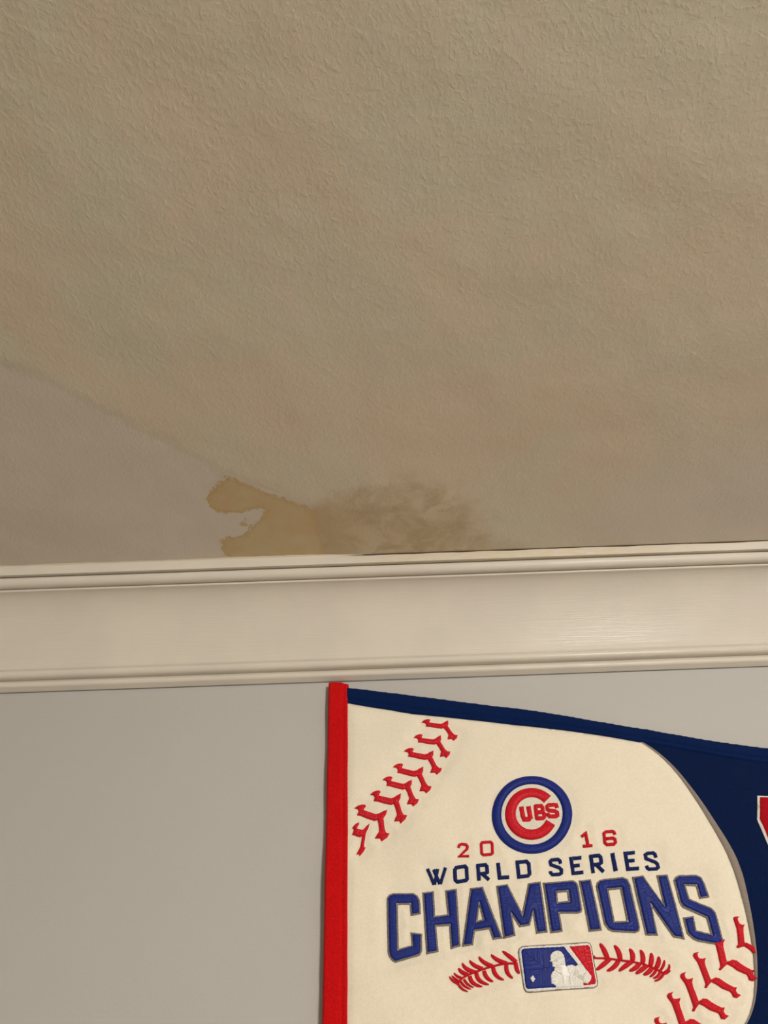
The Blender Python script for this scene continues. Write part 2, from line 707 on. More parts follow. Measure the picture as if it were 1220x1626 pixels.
# crown moulding: (projection, row in the photo at the middle column) -> height
def zr(row, p):
    return CEIL - HC + row_tan(row) * (DIST - p)


def profile():
    Pf = []
    Z = lambda row, p: zr(row, p * SC)

    def add(p, z):
        Pf.append((p * SC, z))

    def arc(p0, z0, p1, z1, bulge, n=8):
        """round over; z in metres, p in drawing units"""
        z0, z1 = z0 / SC, z1 / SC
        for i in range(n + 1):
            t = i / n
            nx, nz = (z0 - z1), -(p0 - p1)
            l = math.hypot(nx, nz)
            k = (1 - (2 * t - 1) ** 2) ** 0.6 * bulge / l if 0 < t < 1 else 0
            add(p0 + (p1 - p0) * t + nx * k, (z0 + (z1 - z0) * t + nz * k) * SC)
    top = CEIL - 0.0002
    add(0.0, top)
    add(0.030, top)
    add(0.0514, top)
    arc(0.0518, top - 0.0005, 0.0514, Z(892.5, 0.0514), 0.0004, 5)
    add(0.0475, Z(892.5, 0.0514) + 0.0012)
    add(0.0462, Z(896.5, 0.0462) + 0.0004)
    arc(0.0466, Z(897.5, 0.0466), 0.0440, Z(913.5, 0.0440), 0.0034, 12)
    add(0.0420, Z(913.5, 0.0440) + 0.0010)
    add(0.0412, Z(915.5, 0.0412))
    arc(0.0416, Z(916.5, 0.0416), 0.0402, Z(920.5, 0.0402), 0.0006, 4)
    # the cove
    a = (0.0402, Z(921, 0.0402) / SC)
    b = (0.0062, Z(1038.0, 0.0062) / SC)
    l = math.hypot(a[0] - b[0], a[1] - b[1])
    nx, nz = (a[1] - b[1]) / l, -(a[0] - b[0]) / l
    for i in range(1, 25):
        t = i / 24
        k = -math.sin(math.pi * t ** 0.7) * 0.0066
        add(a[0] + (b[0] - a[0]) * t + nx * k, (a[1] + (b[1] - a[1]) * t + nz * k) * SC)
    add(0.0052, Z(1042.5, 0.0052))
    add(0.0075, Z(1044.5, 0.0075))
    arc(0.0090, Z(1045.5, 0.0090), 0.0078, Z(1058.5, 0.0078), 0.0031, 12)
    add(0.0052, Z(1058.5, 0.0078) + 0.0010)
    add(0.0050, Z(1062.0, 0.0050))
    arc(0.0056, Z(1063.0, 0.0056), 0.0040, Z(1073.5, 0.0040), 0.0019, 8)
    add(0.0024, Z(1077.5, 0.0024))
    add(0.0013, Z(1079.0, 0.0013))
    add(0.0011, Z(1079.0, 0.0013) + 0.0040)
    add(0.0, Z(1079.0, 0.0013) + 0.0045)
    return Pf


PROFILE = profile()


def crown(name, L0, L1, place, wob=True):
    n = max(2, int((L1 - L0) / 0.02))
    xs = np.linspace(L0, L1, n + 1)
    if wob:
        xs = axis(L0, -0.4, 0.5, L1, 0.006, 0.1)
    V, Fq = [], []
    seep = []
    m_ = len(PROFILE)
    for x in xs:
        wz = noise.noise(Vector((x * 5, 2.2, 0))) * 0.0008
        for k, (p, z) in enumerate(PROFILE):
            dz = wz * 0.6 if k > 9 else 0.0
            if wob and k < 4:                   # the caulk has split: an open crack right of the stain
                g = min(1, max(0, (x - XCR0) / 0.02)) * min(1, max(0.25, (XCR1 - x) / 0.03))
                dz -= g * gap(x)
            V.append(place(x, p, z + dz))
            seep.append(min(1, max(0, (x + 0.06) / 0.08)) * min(1, max(0, (0.32 - x) / 0.10)) if (k < 10 and wob) else 0.0)
    for i in range(len(xs) - 1):
        for k in range(m_ - 1):
            Fq.append((i * m_ + k, i * m_ + k + 1, (i + 1) * m_ + k + 1, (i + 1) * m_ + k))
    Fq.append(tuple(range(m_)))
    Fq.append(tuple(reversed([(len(xs) - 1) * m_ + k for k in range(m_)])))
    me = mesh(name, V, Fq)
    me.polygons[len(me.polygons) - 1].use_smooth = False
    me.polygons[len(me.polygons) - 2].use_smooth = False
    import bmesh
    bm = bmesh.new()
    bm.from_mesh(me)
    bmesh.ops.recalc_face_normals(bm, faces=bm.faces)
    bm.to_mesh(me)
    bm.free()
    at = me.attributes.new('seep', 'FLOAT', 'POINT')
    at.data.foreach_set('value', np.array(seep, np.float32))
    try:
        me.set_sharp_from_angle(angle=R(62))
    except Exception:
        pass
    return structure(link(name, me, M_TRIM))


def ceil_x(px):
    return float(on_ceiling([(px, 878 - (px - 610) * 0.0345)])[0, 0])


def gap(x):
    return max(0.0002, 0.00065 + 0.0006 * noise.noise(Vector((x * 38, 7.7, 0))) +
               0.0003 * noise.noise(Vector((x * 210, 3.7, 0))))


XCR0, XCR1 = ceil_x(530), ceil_x(1270)
t_back = crown('trim_1', X0, X1, lambda x, p, z: (x, -p, z))
crown('trim_2', YB, 0, lambda s, p, z: (X0 + p, s, z), False)
crown('trim_3', YB, 0, lambda s, p, z: (X1 - p, s, z), False)
crown('trim_4', X0, X1, lambda x, p, z: (x, YB + p, z), False)


# caulk between crown and ceiling: sound on the left, split and broken over the leak
def caulk(xa, xb, r0, name, seed):
    xs = np.arange(xa, xb, 0.003)
    V, Fq = [], []
    face = PROJ_TOP - 0.0004
    q = 8
    for i, x in enumerate(xs):
        e = min(1.0, (i + 1) / 22, (len(xs) - i) / 22)
        rr = r0 * (1.0 + 0.5 * noise.noise(Vector((x * 22, seed, 0.5))) +
                   0.35 * noise.noise(Vector((x * 120, seed, 1)))) * e
        rr = max(rr, 0.0001)
        for k in range(6):                       # hollow fillet from the ceiling round to the face of the crown
            a = math.pi / 2 * k / 5
            V.append((x, -face - rr * (1 - math.sin(a)) * 1.5 - 0.00015, CEIL - rr * (1 - math.cos(a)) - 0.00002))
        V.append((x, -face + 0.0004, CEIL - rr))
        V.append((x, -face + 0.0004, CEIL - 0.00002))
    for i in range(len(xs) - 1):
        for k in range(q):
            kk = (k + 1) % q
            Fq.append((i * q + k, (i + 1) * q + k, (i + 1) * q + kk, i * q + kk))
    return link(name, mesh(name, V, Fq), M_CAULK, t_back)


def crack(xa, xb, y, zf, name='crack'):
    """dark ribbon painting the shade inside the split where the caulk has let go"""
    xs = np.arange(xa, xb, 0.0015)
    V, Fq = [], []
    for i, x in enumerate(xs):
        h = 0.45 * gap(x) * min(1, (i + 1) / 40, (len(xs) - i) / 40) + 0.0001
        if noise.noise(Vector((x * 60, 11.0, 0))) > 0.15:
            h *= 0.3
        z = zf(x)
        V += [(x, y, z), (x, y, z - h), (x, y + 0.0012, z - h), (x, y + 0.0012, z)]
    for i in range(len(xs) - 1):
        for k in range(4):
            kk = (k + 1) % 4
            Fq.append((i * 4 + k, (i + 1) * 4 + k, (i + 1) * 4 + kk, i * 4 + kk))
    o = link(name, mesh(name, V, Fq, False), M_CRACK_SHADE, t_back)
    o['label'] = 'open crack along the top of the crown, its shade painted dark brown'
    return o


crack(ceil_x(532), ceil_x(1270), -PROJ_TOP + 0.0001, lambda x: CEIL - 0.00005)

caulk(X0 + 0.1, ceil_x(600), 0.0012, 'caulk_bead', 0.3)
caulk(ceil_x(1240), X1 - 0.1, 0.0009, 'caulk_bead', 4.3)

# ------------------------------------------------------------------ the pennant
pw = on_wall([(512, 1626)])[0]
root = bpy.data.objects.new('pennant', None)
col.objects.link(root)
root['label'] = 'felt baseball championship pennant in cream, red and navy with embroidered lettering, hung on grey wall'
root['category'] = 'pennant'


def to_px(x, z):
    """wall point -> photo pixels, so that hidden pieces can be given in metres"""
    X = np.array([x, -OFF, z]) - Cn
    c = Rn.T @ X
    return (610 + F * c[0] / -c[2], 813 - F * c[1] / -c[2])


WL = lambda px, py: tuple(on_wall([(px, py)])[0])
TOPZ = WL(537, 1088)[1]
HT = 0.262 * SC                                 # hoist height
BOTZ = TOPZ - HT
MIDZ = (TOPZ + BOTZ) / 2
xl0, _ = WL(522, 1085)
xl1, _ = WL(512, 1626)
xr0, _ = WL(553.5, 1085)
TIPX = xr0 + 0.622 * SC


def lerp(a, b, t):
    return a + (b - a) * t


# top edge, measured in the photo then straight on to the tip
top_out_px = [(545, 1090), (600, 1097), (640, 1102), (700, 1110), (760, 1117), (800, 1121.5), (860, 1129.5),
              (934, 1142), (985, 1150), (1031, 1156.5), (1075, 1165), (1114, 1172), (1165, 1179), (1222, 1186)]
top_in_px = [(545, 1115.5), (600, 1124), (641, 1130.5), (700, 1138), (760, 1144), (800, 1148), (860, 1155),
             (948, 1167), (1016, 1178), (1040, 1181.5), (1072, 1187), (1115, 1195), (1155, 1203), (1222, 1211.5)]
To = [WL(*p) for p in top_out_px]
Ti = [WL(*p) for p in top_in_px]
# continuation: from the last point towards the tip, at half height
tip = (TIPX, MIDZ)
for L_, dz in ((To, 0.008), (Ti, -0.008)):
    ax, az = L_[-1]
    for t in (0.25, 0.5, 0.75, 1.0):
        L_.append((lerp(ax, tip[0], t), lerp(az, tip[1] + (dz if dz > 0 else 0.0), t)))
mirror = lambda L_: [(x, 2 * MIDZ - z) for x, z in L_]
Px = lambda L_: [to_px(x, z) for x, z in L_]

# body of navy felt
body = To + mirror(To)[::-1]
sheet('felt_field', Px(body), M_NAVY, root, base=-1.2, h=0.5, rim=3, step=9, skirt=1.8, cell=9)

# ball panel: right-hand arc measured in the photo, mirrored about the middle below the frame
arc_px = crop([(535, 366), (575, 385), (640, 440), (700, 500), (760, 570), (810, 638), (860, 712), (900, 778),
               (940, 850), (975, 925), (1010, 1005)], 860, 1070, 3.389) + \
    crop([(985, 80), (1045, 225), (1075, 305), (1100, 390), (1118, 470), (1132, 560), (1140, 640),
          (1143, 720), (1142, 790), (1138, 860), (1130, 960)], 860, 1326, 3.389)
arc_px = [p for k, p in enumerate(arc_px) if k == 0 or p[1] > arc_px[k - 1][1] + 2]
arcw = [WL(*p) for p in arc_px]
mir = mirror(arcw)[::-1]
rest = [p for p in mir if p[1] < arcw[-1][1] - 0.004]
sh = arcw[-1][0] - float(np.interp(arcw[-1][1], [p[1] for p in mir[::-1]], [p[0] for p in mir[::-1]]))
arc_full = arcw + [(x + sh * (1 - (k + 1) / len(rest)), z) for k, (x, z) in enumerate(rest)]
az = np.array([p[1] for p in arc_full])
co = np.polyfit((az - MIDZ) / 0.1, [p[0] for p in arc_full], 6)
az = np.linspace(az[0], az[-1], 60)
arc_full = list(zip(np.polyval(co, (az - MIDZ) / 0.1).tolist(), az.tolist()))
panel_top = [(xr0 - 0.0015 * SC, Ti[0][1])] + Ti[1:9]
panel = panel_top + arc_full + mirror(panel_top)[:0:-1] + \
    [(WL(553.5, 1626)[0] - 0.0015 * SC, 2 * MIDZ - panel_top[0][1])]


def panel_puck(V, D):
    # shallow puckers running down-left from the top seam, where the cloth is drawn in
    u = V[:, 0] * 0.45 + V[:, 1] * 0.9
    s = np.sin(u * 0.075 + 0.8 * np.sin(V[:, 0] * 0.012)) * 0.35
    k = np.exp(-((V[:, 0] - 640) / 120.0) ** 2) * np.exp(-((V[:, 1] - 1180) / 90.0) ** 2)
    k2 = np.exp(-((V[:, 0] - 900) / 60.0) ** 2) * np.exp(-((V[:, 1] - 1190) / 45.0) ** 2)
    k3 = np.exp(-((V[:, 0] - 610) / 90.0) ** 2) * np.exp(-((V[:, 1] - 1560) / 70.0) ** 2)
    d = np.full(len(V), 1e9)
    for q in STITCHED:                            # the cloth swells up between the embroidered shapes
        lo, hi = q.min(0) - 45, q.max(0) + 45
        m_ = (V[:, 0] > lo[0]) & (V[:, 0] < hi[0]) & (V[:, 1] > lo[1]) & (V[:, 1] < hi[1])
        if m_.any():
            dd = seg_dist(V[m_], [q])[0]
            dd[inside(V[m_], [q])] = 0
            d[m_] = np.minimum(d[m_], dd)
    edge = np.clip(D / 14.0, 0, 1)
    return (s * (k + k2 * 1.2 + k3) + 1.2 * (1 - np.exp(-(d / 12.0) ** 2)) * edge) * np.clip(d / 8.0, 0, 1)


STITCHED = []

# (smoothed)
# grey piping along the arc, widening downwards
Lp, Rp = [], []
A = np.array(Px(arc_full))
n = len(A)
for k in range(n):
    e = A[min(k + 1, n - 1)] - A[max(k - 1, 0)]
    e /= np.linalg.norm(e)
    nn = np.array([e[1], -e[0]])
    t = min(k, n - 1 - k) / (n / 2)
    wid = 1.5 + 9.5 * min(1, t * 1.08) ** 1.15
    Lp.append(A[k] - nn * 0.4)
    Rp.append(A[k] + nn * wid)
pip = sheet('piping', Lp + Rp[::-1], M_GREYCORD, root, base=-0.2, h=1.0, rim=4.5, step=2.5, cell=2.2)
pip['label'] = 'grey curved piping'


# navy binding, top and bottom: doubled felt with a topstitched crease
def line_dist(P, L_):
    best = np.full(len(P), 1e9)
    A = np.asarray(L_, float)
    for a, b in zip(A[:-1], A[1:]):
        l = np.linalg.norm(b - a)
        d = (b - a) / l
        t = np.clip((P - a) @ d, 0, l)
        best = np.minimum(best, np.linalg.norm(P - (a + t[:, None] * d), axis=1))
    return best


def binding(o_, i_):
    low = Px(i_)

    def bind_crease(V, D):
        q = line_dist(V, low)
        return -0.75 * np.exp(-((q - 7.0) / 1.7) ** 2) - np.where(q < 7.0, 0.35, 0.0)
    return sheet('edge_binding', Px(o_ + i_[::-1]), M_BIND, root, base=-0.9, h=1.7, rim=3.2, step=5, skirt=1.6,
                 cell=2.2, extra=bind_crease)


To2 = [To[0]] + To[1:]
binding(To2, Ti)
binding(mirror(To2), mirror(Ti))


# red hoist band
def band_crease(V, D):
    W_ = on_wall(V)
    xc = xr0 - 0.0036 * SC + (WL(553.5, 1626)[0] - xr0) * (zt0 - W_[:, 1]) / (zt0 - WL(553, 1626)[1])
    k = (W_[:, 0] - xc) / (0.0008 * SC)
    fold = np.where(W_[:, 0] > xc, -0.8, 0.0)
    return fold - 0.7 * np.exp(-k * k) + 0.12 * np.sin(V[:, 1] * 0.09) * np.exp(-((V[:, 0] - 530) / 8) ** 2)


zt0 = WL(523, 1084.5)[1]
# left edge measured against the frame: it drifts very slightly because the pennant hangs out of true
sl = (xl1 - xl0) / (WL(512, 1626)[1] - zt0)
band = [(xl0, zt0), (xl0 + 0.003 * SC, zt0 + 0.0006), (xr0 - 0.004 * SC, WL(548, 1083.5)[1]), (xr0, WL(553, 1085.5)[1]),
        (WL(553.5, 1626)[0] if True else xr0, WL(553, 1626)[1]), (WL(553.5, 1626)[0], BOTZ),
        (xl0 + sl * (BOTZ - zt0), BOTZ)]
hb = sheet('hoist_band', Px(band), M_RED, root, base=-0.2, h=2.1, rim=4.5, step=3, skirt=3.4, cell=1.7,
           extra=band_crease)
hb['label'] = 'red felt band down the hoist edge'

# ------------------------------------------------------------------ lettering CHAMPIONS: grey outline, raised blue fill
K = 6.1
c2 = lambda L_: crop(L_, 600, 1380, K)
c3 = lambda L_: crop(L_, 780, 1380, K)
c4 = lambda L_: crop(L_, 960, 1360, K)
champ = [
    ('C', c2([(84, 290), (105, 250), (148, 230), (345, 226), (390, 252), (412, 300), (420, 436), (318, 460),
              (308, 346), (196, 350), (206, 772), (326, 738), (316, 614), (432, 628), (432, 800), (408, 840),
              (175, 910), (140, 895), (106, 850), (94, 800)]), []),
    ('H', c2([(430, 222), (547, 208), (560, 447), (674, 432), (650, 206), (768, 190), (806, 745), (704, 777),
              (690, 545), (570, 555), (592, 805), (468, 832)]), []),
    ('A', c2([(892, 190), (1018, 176), (1214, 680), (1113, 692), (1078, 588), (945, 605), (926, 737), (815, 752)]),
     [c2([(984, 368), (1014, 488), (968, 502)])]),
    ('M', c3([(45, 170), (160, 152), (298, 425), (355, 145), (480, 126), (550, 618), (432, 637), (404, 452),
              (376, 557), (272, 574), (205, 470), (238, 655), (116, 687)]), []),
    ('P', c3([(495, 138), (795, 105), (835, 130), (850, 170), (884, 390), (876, 425), (840, 438), (666, 438),
              (697, 610), (572, 630)]), [c3([(640, 235), (735, 225), (746, 312), (648, 322)])]),
    ('I', c3([(847, 108), (972, 94), (1076, 600), (944, 612)]), []),
    ('O', [(946.4, 1408), (947.8, 1401), (952.5, 1396.6), (960, 1394.8), (989.5, 1392.6), (996.9, 1395.9),
           (1001.8, 1405.5), (1017.4, 1472), (1015.7, 1479), (1009, 1482), (973, 1480.5), (965, 1477),
           (958.7, 1468)],
     [[(967.4, 1413.3), (985.4, 1411.6), (995.2, 1462), (976.4, 1463.3)]]),
    ('N', c4([(262, 203), (374, 187), (562, 452), (498, 185), (613, 176), (782, 808), (664, 786), (462, 500),
              (523, 767), (398, 766)]), []),
    ('S', c4([(664, 235), (684, 200), (722, 181), (890, 176), (940, 198), (970, 250), (1024, 396), (918, 416),
              (884, 292), (788, 290), (825, 412), (1040, 498), (1080, 545), (1154, 820), (1142, 852), (1105, 864),
              (900, 827), (856, 807), (796, 752), (753, 597), (862, 577), (893, 716), (1024, 748), (982, 602),
              (752, 502), (720, 455)]), []),
]
for ch, outer, holes in champ:
    o = sheet('letter', offset(outer, 2.3), T_BLUE, root, holes=[offset(q, -2.3) for q in holes], base=0.1, h=1.25,
              rim=3.6, step=1.6, jit=0.25, cell=1.6)
    o['label'] = 'large raised blue letter %s with grey outline' % ch
    g = sheet('letter_outline', offset(outer, 0.2), T_GREY, o, holes=holes, base=0.0, h=0.5, rim=1.6, step=1.6,
              jit=0.3, cell=2.0)


# ------------------------------------------------------------------ small lettering, stroked
def letter(strokes, w, m, label, h=0.9, name='letter', parent=root):
    w = w * (1.30 if name == 'number' else 1.22)
    objs = []
    for i, s in enumerate(strokes):
        closed = s[0] == 'closed'
        pts = s[1] if closed else s
        if closed:
            a, b = stroke_poly(pts, w, closed=True)
            if abs(area(a)) < abs(area(b)):
                a, b = b, a
            objs.append(sheet(name, a, m, parent, holes=[b], base=0.05, h=h, rim=w / 2, step=1.2, jit=0.22, cell=1.2))
        else:
            objs.append(sheet(name, stroke_poly(pts, w), m, parent, base=0.05 - 0.03 * i, h=h, rim=w / 2, step=1.2,
                              jit=0.22, cell=1.2))
    o = join(objs, name) if len(objs) > 1 else objs[0]
    if label:
        o['label'] = label
    return o


q3 = lambda L_: crop(L_, 500, 1326, 3.389)
q4 = lambda L_: crop(L_, 860, 1326, 3.389)
WS = [
    ('W', [q3([(607, 180), (643, 266)]), q3([(645, 266), (662, 182)]), q3([(640, 184), (674, 264)]),
           q3([(676, 264), (704, 176)])], 4.4),
    ('O', [('closed', q3([(762, 178), (808, 171), (817, 182), (820, 240), (812, 248), (768, 254), (757, 245),
                          (754, 190)]))], 4.9),
    ('R', [q3([(877, 160), (884, 250)]), q3([(872, 168), (918, 163), (926, 172), (928, 204), (918, 210), (880, 214)]),
           q3([(900, 212), (938, 246)])], 4.9),
    ('L', [q3([(986, 152), (994, 234), (1046, 230)])], 5.2),
    ('D', [('closed', q3([(1090, 148), (1140, 143), (1152, 156), (1156, 212), (1146, 223), (1098, 229)]))], 5.0),
    ('S', [q4([(104, 154), (100, 138), (90, 131), (56, 134), (48, 142), (52, 160), (98, 176), (108, 186), (108, 204),
               (98, 211), (60, 214), (50, 204), (49, 194)])], 4.6),
    ('E', [q4([(215, 123), (160, 127), (172, 205), (227, 199)]), q4([(168, 166), (207, 162)])], 4.8),
    ('R', [q4([(264, 110), (280, 204)]), q4([(258, 118), (308, 113), (318, 122), (322, 150), (312, 157), (274, 162)]),
           q4([(296, 160), (336, 198)])], 4.8),
    ('I', [q4([(380, 100), (400, 195)])], 5.6),
    ('E', [q4([(502, 98), (450, 103), (464, 187), (524, 183)]), q4([(458, 143), (500, 140)])], 4.8),
    ('S', [q4([(616, 124), (610, 105), (600, 98), (568, 102), (558, 110), (562, 130), (612, 148), (624, 158),
               (628, 176), (618, 184), (578, 187), (568, 180), (564, 168)])], 4.6),
]
for ch, st, w_ in WS:
    letter(st, w_, T_NAVY, 'small navy letter %s' % ch)
p1 = lambda L_: crop(L_, 500, 1070, 3.389)
p2 = lambda L_: crop(L_, 860, 1070, 3.389)
for ch, st, w_ in [
    ('2', [p1([(774, 938), (778, 924), (790, 918), (814, 920), (822, 930), (820, 944), (780, 984), (831, 983)])], 3.6),
    ('0', [('closed', p1([(902, 908), (946, 904), (955, 912), (957, 966), (948, 973), (908, 976), (899, 968),
                          (896, 916)]))], 3.6),
    ('1', [p2([(213, 882), (236, 864), (250, 928)]), p2([(222, 931), (274, 928)])], 3.9),
    ('6', [p2([(394, 872), (388, 858), (378, 854), (344, 857), (334, 866), (340, 914), (350, 924), (388, 922),
               (397, 912), (394, 896), (384, 890), (346, 893)])], 3.9)]:
    letter(st, w_, T_RED, 'small red number %s' % ch, name='number')


# ------------------------------------------------------------------ round emblem
def ell(cx, cy, rx, ry, a0=0, a1=360, n=90):
    return [(cx + rx * math.cos(R(a)), cy - ry * math.sin(R(a))) for a in np.linspace(a0, a1, n)]


em = lambda L_: crop(L_, 770, 1220, 8.133)
disc = sheet('emblem_patch', em(ell(607, 600, 430, 420)[:-1]), T_BACK, root, base=0.0, h=0.15, rim=2, step=2.5, cell=3)
disc['label'] = 'pale disc of the round emblem'
ring = sheet('emblem_ring', em(ell(609, 605, 517, 499, n=120)[:-1]), T_BLUE, disc, holes=[em(ell(607, 600, 392, 384, n=100)[:-1])],
             base=0.1, h=1.5, rim=7.6, step=2, jit=0.18, cell=1.7)
ring['label'] = 'thick blue ring'
c_out = ell(602, 597, 340, 330, 43, 333.5, 100)
c_in = ell(603, 592, 204, 203, 336, 39, 70)
cC = sheet('letter', em(c_out + c_in), T_RED, disc, base=0.15, h=1.4, rim=8, step=1.8, jit=0.15, cell=1.7)
cC['label'] = 'large red letter C'
for ch, st, w_ in [
    ('U', [em([(468, 508), (492, 632), (510, 668), (560, 668), (588, 655)]), em([(560, 503), (590, 668)])], 6.2),
    ('B', [em([(650, 490), (672, 672)]), em([(640, 505), (725, 500), (742, 520), (745, 560), (728, 578), (665, 582)]),
           em([(665, 584), (745, 578), (762, 600), (765, 640), (748, 655), (660, 658)])], 5.2),
    ('S', [em([(930, 530), (918, 490), (890, 486), (820, 492), (802, 510), (806, 545), (830, 562), (905, 570),
               (932, 590), (934, 625), (915, 636), (835, 636), (818, 620), (806, 590)])], 5.2)]:
    letter(st, w_, T_RED, 'small red letter %s inside the emblem' % ch, h=0.6, parent=disc)

# ------------------------------------------------------------------ league badge: batter silhouette
lg = lambda L_: crop(L_, 810, 1490, 8.133)
badge = sheet('badge', lg([(108, 190), (118, 145), (158, 117), (985, 55), (1028, 66), (1050, 105), (1136, 560),
                           (1130, 605), (1092, 632), (250, 704), (205, 692), (182, 655)]), T_WHITE, root,
              base=0.0, h=0.85, rim=2.0, step=1.8, cell=2.2)
badge['label'] = 'white-edged rectangular league badge'
out_ = sheet('badge_edging', offset(lg([(108, 190), (118, 145), (158, 117), (985, 55), (1028, 66), (1050, 105),
                                        (1136, 560), (1130, 605), (1092, 632), (250, 704), (205, 692), (182, 655)]), -1.0),
             T_GREY, badge, base=-0.05, h=0.3, rim=1.2, step=2.2, cell=4)
bl = sheet('badge_field', lg([(142, 190), (150, 160), (175, 148), (697, 112), (884, 345), (800, 400), (700, 636),
                              (575, 645), (228, 664), (200, 640)]), T_BLUE, badge, base=0.7, h=0.4, rim=1.8, step=1.6,
           jit=0.3, cell=1.8)
bl['label'] = 'blue half of the badge'
rd = sheet('badge_field', lg([(765, 110), (1010, 92), (1035, 118), (1112, 560), (1100, 592), (948, 612),
                              (945, 575), (1010, 585), (1030, 500), (960, 370)]), T_RED, badge, base=0.7, h=0.4,
           rim=1.8, step=1.6, jit=0.3, cell=1.8)
rd['label'] = 'red half of the badge'
sil = sheet('batter_silhouette', lg([(540, 190), (570, 170), (620, 163), (665, 178), (698, 220), (712, 290),
                                     (722, 362), (760, 348), (795, 340), (850, 360), (900, 328), (945, 350),
                                     (975, 395), (1020, 440), (1056, 485), (1052, 540), (1015, 578), (952, 570),
                                     (930, 600), (925, 622), (600, 646), (562, 615), (526, 600), (522, 560), (520, 490),
                                     (540, 445), (562, 420), (568, 388), (538, 378), (535, 322), (488, 305),
                                     (515, 290), (512, 230)]), T_WHITE, badge, base=1.0, h=0.55, rim=2.0, step=1.5,
            jit=0.2, cell=1.6)
sil['label'] = 'white batter silhouette'
sb = sheet('ball', lg([(250, 520), (270, 505), (282, 488), (305, 492), (312, 518), (330, 535), (318, 555), (305, 582),
                       (285, 584), (262, 555)]), T_WHITE, badge, base=1.0, h=0.45, rim=2, step=1.2, cell=1.3)

# ------------------------------------------------------------------ curved seams either side of the badge
lf = lambda L_: crop(L_, 700, 1490, 6.778)
rt = lambda L_: crop(L_, 930, 1490, 8.133)
sl_ = sheet('seam', stroke_poly(lf([(185, 488), (205, 455), (240, 425), (300, 393), (365, 367), (430, 343), (495, 322),
                                    (560, 303), (620, 290), (680, 280), (740, 275), (795, 277)]), 3.4), T_RED, root,
            base=0.15, h=0.75, rim=1.5, step=1.3, cell=1.3, jit=0.12)
sl_['label'] = 'red stitched seam branch left of the badge'
sr_ = sheet('seam', stroke_poly(rt([(108, 222), (122, 252), (220, 254), (330, 262), (410, 274), (480, 286), (600, 300),
                                    (740, 330), (850, 370), (940, 412), (1015, 455)]), 3.2), T_RED, root,
            base=0.15, h=0.75, rim=1.5, step=1.3, cell=1.3, jit=0.12)
sr_['label'] = 'red stitched seam branch right of the badge'
left_leaves = [
    [(92, 410), (130, 455), (190, 492)], [(118, 402), (160, 440), (205, 470)], [(142, 372), (178, 408), (225, 425)],
    [(193, 320), (230, 365), (295, 390)], [(233, 265), (280, 328), (375, 365)], [(312, 235), (365, 292), (455, 328)],
    [(412, 195), (465, 258), (560, 300)], [(542, 175), (610, 235), (715, 275)], [(662, 142), (738, 200), (815, 262)],
    [(850, 385), (822, 345), (805, 265)], [(778, 436), (718, 372), (708, 285)], [(682, 452), (598, 400), (565, 310)],
    [(568, 468), (500, 425), (468, 350)], [(520, 500), (420, 455), (385, 370)], [(450, 523), (350, 482), (315, 405)],
    [(358, 532), (295, 498), (250, 440)], [(330, 550), (258, 515), (215, 462)], [(296, 574), (232, 545), (188, 488)]]
right_leaves = [
    [(185, 66), (240, 150), (290, 258)], [(370, 90), (428, 175), (452, 280)], [(566, 135), (608, 205), (606, 295)],
    [(708, 148), (742, 230), (738, 325)], [(846, 185), (856, 265), (838, 355)], [(943, 232), (945, 310), (910, 390)],
    [(1018, 280), (1010, 345), (970, 410)], [(1078, 332), (1072, 400), (1005, 450)], [(1096, 412), (1060, 440), (1000, 462)],
    [(145, 404), (220, 345), (320, 262)], [(278, 414), (372, 365), (430, 280)], [(435, 418), (512, 360), (600, 300)],
    [(566, 416), (645, 382), (700, 322)], [(650, 454), (722, 408), (800, 345)], [(748, 468), (812, 436), (865, 375)],
    [(828, 496), (875, 465), (920, 402)], [(872, 512), (930, 490), (970, 425)], [(890, 552), (960, 520), (1010, 455)]]
for L_, fn, par, w_ in ((left_leaves, lf, sl_, 4.6), (right_leaves, rt, sr_, 5.4)):
    for k, lv in enumerate(L_):
        s = w_ * 1.5 * (0.62 if (k in (0, 1, 2, 15, 16, 17) and fn is lf) or (k in (6, 7, 8, 15, 16, 17) and fn is rt) else 1.0)
        sheet('stitch', leaf_poly(fn(lv), s), T_RED, par, base=0.1, h=0.7, rim=2.2, step=1.3, cell=1.3, jit=0.1)

# ------------------------------------------------------------------ big baseball stitches
bs = lambda L_: crop(L_, 1030, 1440, 6.42)
proto = np.array(bs([(455, 492), (466, 472), (490, 466), (514, 460), (499, 478), (505, 508), (520, 526), (550, 530),
                     (584, 522), (573, 560), (580, 600), (605, 668), (632, 745), (655, 738), (680, 724), (720, 732),
                     (760, 762), (815, 797), (868, 824), (897, 824), (886, 858), (902, 888), (938, 905), (895, 934),
                     (860, 925), (846, 890), (830, 870), (740, 832), (690, 795), (638, 768), (612, 798), (588, 832),
                     (568, 828), (580, 792), (573, 765), (545, 680), (512, 590), (498, 560), (462, 512)]))
pa, pj, pb = (np.array(bs([q])[0]) for q in ((480, 490), (605, 775), (885, 905)))


def clip_low(P):
    """the seam runs out under the lower binding"""
    bot = sorted(mirror(Ti))
    out = []
    for x, z in on_wall(P):
        lim = float(np.interp(x, [q[0] for q in bot], [q[1] for q in bot])) - 0.002
        out.append(to_px(x, max(z, lim)) if z < lim else None)
    return np.array([q if o is None else o for q, o in zip(P, out)])


